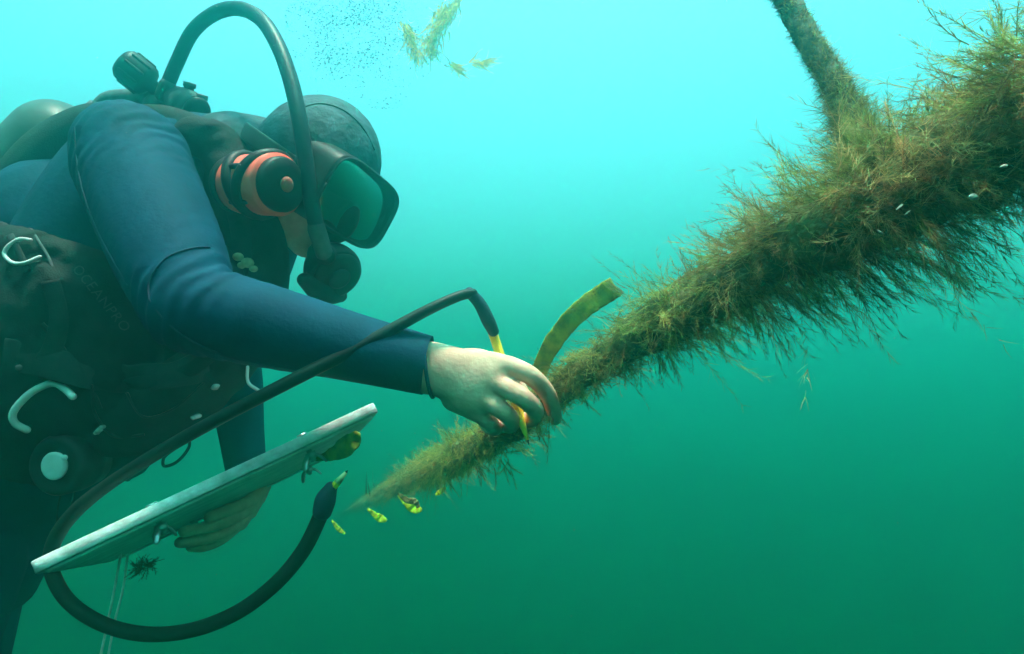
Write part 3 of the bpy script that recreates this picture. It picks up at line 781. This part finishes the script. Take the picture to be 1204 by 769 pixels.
# the long tufts one can pick out along the rope
def tuft(pix_root, d, pix_tip, nst, spread, width, tint, bendv=(0, 0, 0), curl=.12, name='algae_tuft'):
    r = Q(*pix_root, d); e = Q(*pix_tip, d)
    N = nst
    L = np.linalg.norm(e - r)
    gd = np.tile(e - r, (N, 1)) / L + rng.normal(size=(N, 3)) * spread
    if N > 12:
        N = max(8, N // 4)
        gd = gd[:N]
        v, f, c = plumes(r + rng.normal(size=(N, 3)) * L * .14, gd + rng.normal(size=(N, 3)) * spread * .5, L * rng.uniform(.55, 1.08, N), np.tile(A(*bendv), (N, 1)) + rng.normal(size=(N, 3)) * .18,
                         np.tile(A(*tint), (N, 1)) * rng.uniform(.6, 1.3, N)[:, None], 44, width * .55, .7, .22)
    else:
        v, f, c = strands(r + rng.normal(size=(N, 3)) * L * .10, gd, L * rng.uniform(.5, 1.08, N), np.full(N, width) * rng.uniform(.7, 1.3, N), np.tile(A(*bendv), (N, 1)) + rng.normal(size=(N, 3)) * .06,
                          np.tile(A(*tint), (N, 1)) * rng.uniform(.6, 1.3, N)[:, None], 7, np.full(N, curl))
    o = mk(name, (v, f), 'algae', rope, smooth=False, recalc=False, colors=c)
    o['kind'] = 'stuff'
G_, B_, Y_ = (.36, .37, .10), (.42, .29, .12), (.46, .45, .13)
for args in [((1190, 70), .40, (1100, 42), 60, .13, .0008, G_, (0, 0, .1)), ((1200, 62), .40, (1130, 70), 50, .16, .0008, Y_), ((1185, 60), .41, (1185, 5), 26, .22, .0007, G_),
             ((1010, 185), .49, (985, 130), 40, .25, .0007, G_), ((960, 232), .50, (905, 205), 36, .22, .0007, G_, (-.2, 0, .1), .25), ((930, 250), .52, (878, 226), 30, .2, .0007, G_, (-.1, 0, .35), .3),
             ((900, 262), .54, (880, 222), 22, .2, .0007, B_, (-.3, 0, .1), .3), ((870, 290), .56, (840, 275), 26, .25, .0007, Y_, (-.2, 0, .1), .3), ((820, 335), .60, (785, 308), 22, .25, .0007, B_, (.1, 0, .2), .3),
             ((840, 310), .58, (805, 300), 26, .25, .0007, G_, (-.1, 0, .1), .3), ((1045, 290), .46, (1125, 352), 90, .12, .0008, Y_, (.15, 0, -.05), .22), ((1005, 305), .475, (1080, 368), 60, .12, .0008, B_, (.1, 0, -.05), .22),
             ((950, 325), .50, (995, 386), 46, .15, .0008, G_, (.1, 0, -.05)), ((895, 348), .53, (940, 410), 46, .15, .0008, B_, (.1, 0, -.05)), ((870, 360), .55, (900, 418), 30, .15, .0008, G_),
             ((1105, 262), .43, (1172, 325), 60, .14, .0008, G_, (.1, 0, -.1)), ((832, 380), .58, (856, 428), 30, .18, .0008, Y_), ((735, 345), .70, (715, 335), 14, .2, .0007, B_, (-.2, 0, .2), .3),
             ((1030, 195), .47, (1003, 130), 70, .2, .0007, G_, (-.1, 0, .1), .25), ((1040, 190), .47, (1045, 118), 70, .22, .0007, G_, (.1, 0, .1), .25), ((1065, 180), .46, (1090, 112), 70, .2, .0007, Y_, (.1, 0, 0), .2),
             ((1100, 160), .45, (1125, 95), 70, .2, .0007, G_, (.1, 0, 0), .2), ((1140, 135), .43, (1160, 72), 70, .2, .0007, G_, (.1, 0, 0), .2), ((1010, 200), .48, (975, 165), 60, .25, .0007, G_, (-.2, 0, .2), .3),
             ((1085, 262), .425, (1145, 340), 80, .13, .0008, B_, (.15, 0, -.05), .1), ((978, 312), .485, (1030, 366), 60, .14, .0008, B_, (.1, 0, -.05), .1), ((922, 335), .515, (962, 396), 60, .15, .0008, B_, (.1, 0, 0), .12),
             ((775, 408), .64, (796, 446), 40, .2, .0008, B_), ((736, 425), .68, (750, 458), 40, .2, .0008, G_), ((697, 442), .72, (706, 474), 40, .25, .0008, G_),
             ((590, 540), .90, (598, 572), 30, .2, .001, G_), ((560, 545), .95, (572, 566), 24, .22, .001, B_), ((520, 560), 1.1, (528, 582), 24, .25, .001, G_), ((628, 500), .80, (645, 522), 24, .3, .0009, G_),
             ((640, 470), .76, (650, 520), 26, .22, .0009, G_), ((440, 580), 1.7, (437, 538), 3, .05, .003, (.06, .06, .03), (0, 0, 0), .02)]:
    tuft(*args)
# shells and grit caught in the growth
for px, py, d, r_ in ((1058, 243, .430, .0022), (1067, 250, .430, .0014), (1145, 232, .392, .0022), (1035, 273, .437, .0014), (1180, 196, .372, .0014)):
    g_ = ellipsoid(Q(px, py, d), A(rng.uniform(.8, 1.8), 0, rng.normal() * .5) * r_, A(0, .8, 0) * r_, A(rng.normal() * .3, 0, rng.uniform(.5, .9)) * r_, 14)
    gv = g_[0] + np.array([[noise.noise(Vector(q_ * 330)) * r_ * .5] * 3 for q_ in g_[0]])
    mk('shell', (gv, g_[1]), 'shell', rope)

# --- hanging line that comes down to the rope
hl = empty('hanging_line', Q(1015, 150, .52), 'thin dark line overgrown with algae coming down to the shaggy rope', 'rope')
HP = spline(np.array([Q(560, -700, .76), Q(760, -310, .67), Q(900, -45, .60), Q(925, 0, .585), (Q(955, 55, .565)), Q(985, 105, .545), Q(1003, 150, .53), Q(1022, 200, .52)]), 300)
HT, HU, HV = frames_along(HP)
V, ns = [], 24
for i in range(len(HP)):
    for a in np.linspace(0, 2 * math.pi, ns, endpoint=False):
        rr = .0098 * (1 + .13 * abs(math.cos(1.5 * (a - i * .16))) - .06) * (1 + .22 * noise.noise(Vector(HP[i] * 60 + A(math.cos(a), math.sin(a), 0) * .6)))
        rr *= 1 + .6 * max(0, i / 300 - .8)
        V.append(HP[i] + (HU[i] * math.cos(a) + HV[i] * math.sin(a)) * rr)
mk('line', (np.array(V), np.array([(i * ns + j, i * ns + (j + 1) % ns, (i + 1) * ns + (j + 1) % ns, (i + 1) * ns + j) for i in range(len(HP) - 1) for j in range(ns)])), 'rope_fibre', hl, recalc=False)
N = 12000
w = np.linspace(.3, 2.4, len(HP)) ** 2.6; ti = rng.choice(len(HP), N, p=w / w.sum()); a = rng.uniform(0, 6.283, N)
d = HU[ti] * np.cos(a)[:, None] + HV[ti] * np.sin(a)[:, None]
gr = np.clip((ti / len(HP) - .5) * 2, .1, 1)
v, f, c = strands(HP[ti] + d * .009, d + rng.normal(size=(N, 3)) * .45 + A(-.3, 0, 0), (.0035 + .018 * gr ** 4) * rng.uniform(.3, 1.4, N), np.full(N, .0006), rng.normal(size=(N, 3)) * .5, np.tile(A(.34, .30, .10), (N, 1)) * rng.uniform(.3, 1.2, N)[:, None], 4, np.full(N, .5))
o = mk('algae', (v, f), 'algae', hl, smooth=False, recalc=False, colors=c); o['kind'] = 'stuff'

# --- leaf shaped weeds
def blade(name, pts, widths, material, thick=.0012, roll=0.0, wav=.0, label=None, cat='seaweed', group=None, parent=None, hint=(0, -1, 0)):
    D_ = spline(np.c_[np.array(pts), np.array(widths)], 36)
    C = D_[:, :3]; T_ = np.gradient(C, axis=0); rings = []
    for i, (c_, tt) in enumerate(zip(C, T_)):
        tt = nrm(tt); n_ = nrm(np.asarray(hint, float) - tt * (np.asarray(hint, float) @ tt)); s_ = np.cross(tt, n_)
        r_ = roll + wav * math.sin(i * .55)
        s2_ = s_ * math.cos(r_) + n_ * math.sin(r_); n2_ = np.cross(tt, s2_)
        wob = 1 + .10 * noise.noise(Vector(c_ * 160))
        rings.append((c_ + n2_ * .0008 * math.sin(i * .9), s2_ * max(D_[i, 3] * wob / 2, .0004), n2_ * thick / 2))
    o = mk(name, loft(rings, 10, 2.6), material, parent)
    if label: set_tags(o, label, cat, group)
    return o
kb = blade('kelp_blade', [Q(632, 446, .77), Q(640, 422, .765), Q(655, 396, .755), Q(676, 371, .745), (Q(700, 352, .74)), Q(724, 337, .735)], [.017, .0195, .0215, .023, .0245, .025], 'kelp', .0022, .25, .06,
           'olive strap shaped kelp blade standing up from the rope beside the writing hand')
N = 420
k = rng.integers(0, 35, N); KC = spline(np.array([Q(632, 446, .77), Q(640, 422, .765), Q(655, 396, .755), Q(676, 371, .745), Q(700, 352, .74), Q(724, 337, .735)]), 36)
side = rng.choice([-1, 1], N, p=[.6, .4]); KT = np.gradient(KC, axis=0); KT /= np.linalg.norm(KT, axis=1)[:, None]
kn = np.cross(KT[k], A(0, -1, 0)); 
v, f, c = strands(KC[k] + kn * (side * .0105 * rng.uniform(.2, 1.0, N))[:, None], kn * side[:, None] + rng.normal(size=(N, 3)) * .8, rng.uniform(.001, .004, N), np.full(N, .0007), rng.normal(size=(N, 3)) * .2, np.tile(A(.14, .16, .05), (N, 1)) * rng.uniform(.5, 1.2, N)[:, None], 3)
o = mk('algae_fuzz', (v, f), 'algae', kb, smooth=False, recalc=False, colors=c); o['kind'] = 'stuff'

blade('seaweed_leaf', [Q(368, 540, .83), Q(385, 536, .815), Q(402, 528, .805), Q(415, 518, .80), Q(421, 508, .80)], [.004, .013, .024, .022, .008], 'kelp', .0015, .3, .1,
      'small yellow green leaf stuck under the right end of the slate')
blade('seaweed_scrap', [Q(469, 582, 1.25), Q(478, 590, 1.24), Q(488, 598, 1.24), Q(496, 600, 1.24)], [.006, .016, .020, .006], 'weed_lime', .002, .5, .2, 'bright yellow green scrap of weed curled under the far rope', group='weed scraps')
blade('seaweed_scrap', [Q(432, 598, 1.5), Q(440, 605, 1.5), Q(448, 610, 1.5), Q(455, 612, 1.5)], [.005, .012, .018, .006], 'weed_lime', .002, .4, .2, 'yellow green scrap of weed hanging left of the curled one', group='weed scraps')
blade('seaweed_scrap', [Q(512, 582, 1.12), Q(518, 578, 1.12), Q(524, 573, 1.12)], [.004, .009, .004], 'weed_lime', .002, .4, .2, 'smallest yellow scrap of weed, hanging nearest the writing hand', group='weed scraps')
blade('seaweed_scrap', [Q(390, 612, 2.0), Q(398, 622, 2.0), Q(406, 628, 2.0)], [.006, .014, .005], 'weed_lime', .002, .4, .2, 'faint yellow scrap of weed at the far end of the rope', group='weed scraps')
# hook shaped dark brown frond beside the bright scrap
blade('brown_frond', [Q(468, 580, 1.22), Q(478, 588, 1.215), Q(488, 590, 1.21), Q(492, 597, 1.21)], [.005, .010, .011, .006], 'algae_mat', .002, .2, .1, 'dark brown frond overlapping the curled yellow scrap')

# drifting clump under the slate
dc = Q(166, 668, .86)
N = 700
lobe = np.array([(-.006, 0, .001), (.004, .002, .003), (.012, 0, .006), (-.002, 0, -.005)])[rng.integers(0, 4, N)]
gd = rng.normal(size=(N, 3)) + lobe * 90
N = 60; lobe = lobe[:N]; gd = gd[:N]
v, f, c = plumes(dc + lobe * .8 + rng.normal(size=(N, 3)) * A(.002, .003, .002), gd, rng.uniform(.006, .014, N), rng.normal(size=(N, 3)) * .4, np.tile(A(.16, .11, .04), (N, 1)) * rng.uniform(.5, 1.3, N)[:, None], 18, .0008, .9, .4)
o = mk('drifting_weed', (v, f), 'algae', None, smooth=False, recalc=False, colors=c, base=dc)
set_tags(o, 'brown clump of weed drifting free below the slate', 'seaweed')
for px, py, d_ in ((358, 551, .83), (372, 555, .86)):
    pass

# yellow fronds near the surface, far off and faint
kf = empty('floating_kelp', Q(508, 40, 2.3), 'hazy yellow fronds of kelp drifting near the surface above the diver\'s head', 'seaweed')
for pts, sg, N in (([(524, 6), (520, 22), (512, 38), (507, 54), (508, 70)], 5.0, 420), ([(474, 26), (482, 45), (488, 60), (493, 74)], 3.6, 200), ([(540, -4), (532, 12), (524, 26)], 3.2, 110), ([(528, 74), (535, 79), (541, 84)], 3.0, 60), ([(553, 74), (566, 75), (580, 71)], 2.5, 60)):
    kk = spline(np.array([(x, y, 0) for x, y in pts], float), 40)
    ii = rng.integers(0, 34, N); dd_ = 2.3 + rng.normal(size=N) * .05
    rt_ = np.array([Q(kk[q][0] + rng.normal() * sg, kk[q][1] + rng.normal() * sg * .6, d_) for q, d_ in zip(ii, dd_)])
    gd = np.array([Q(*kk[q + 5][:2], 2.3) - Q(*kk[q][:2], 2.3) for q in ii]); gd = gd / np.linalg.norm(gd, axis=1)[:, None] + rng.normal(size=(N, 3)) * .35
    v, f, c = strands(rt_, gd, rng.uniform(.015, .055, N), rng.uniform(.002, .007, N), rng.normal(size=(N, 3)) * .3, np.tile(A(.95, .66, .02), (N, 1)) * rng.uniform(.55, 1.0, N)[:, None], 4, np.full(N, .3))
    o = mk('frond', (v, f), 'algae', kf, smooth=False, recalc=False, colors=c); o['kind'] = 'stuff'

# ================================================================== bubbles and specks
bm = bmesh.new(); bmesh.ops.create_icosphere(bm, subdivisions=1, radius=1.0)
IV = np.array([v.co[:] for v in bm.verts]); IF = np.array([[v.index for v in f.verts] for f in bm.faces]); bm.free()
def cloud(points, radii, flat=None):
    V = (points[:, None] + IV[None] * radii[:, None, None] * (1 if flat is None else flat[:, None])).reshape(-1, 3)
    Fc = (IF[None] + (np.arange(len(points)) * len(IV))[:, None, None]).reshape(-1, 3)
    return V, Fc
pp, rr = [], []
while len(pp) < 14000:
    x, y = rng.uniform(335, 505), rng.uniform(-30, 128)
    k = math.exp(-((x - 415) / 62) ** 2 - ((y - 25) / 55) ** 2) + .08 * (((x - 452) / 20) ** 2 + ((y - 122) / 8) ** 2 < 1) * 4
    k *= .25 + 1.3 * max(0, noise.noise(Vector((x * .035, y * .035, 3.0))) + .35)
    if rng.random() < k:
        pp.append(Q(x, y, rng.uniform(1.25, 1.6))); rr.append(.0003 + .0014 * rng.random() ** 7)
fl = np.c_[rng.uniform(.8, 1.3, 14000), np.ones(14000), rng.uniform(.6, 1.0, 14000)]
o = mk('bubbles', cloud(np.array(pp), np.array(rr), fl), 'bubble_film', None, recalc=False)
set_tags(o, 'cloud of tiny breath bubbles rising above the diver\'s hood', 'bubbles', kind='stuff')
N = 900
dd = rng.uniform(.75, 2.8, N)
pts = np.stack([Q(rng.uniform(-150, 1350), rng.uniform(-150, 920), d_) for d_ in dd])
o = mk('drifting_particles', cloud(pts, .00025 + .0006 * rng.random(N) ** 2), 'silt', None, recalc=False)
set_tags(o, 'fine silt specks drifting in the water', 'particles', kind='stuff')
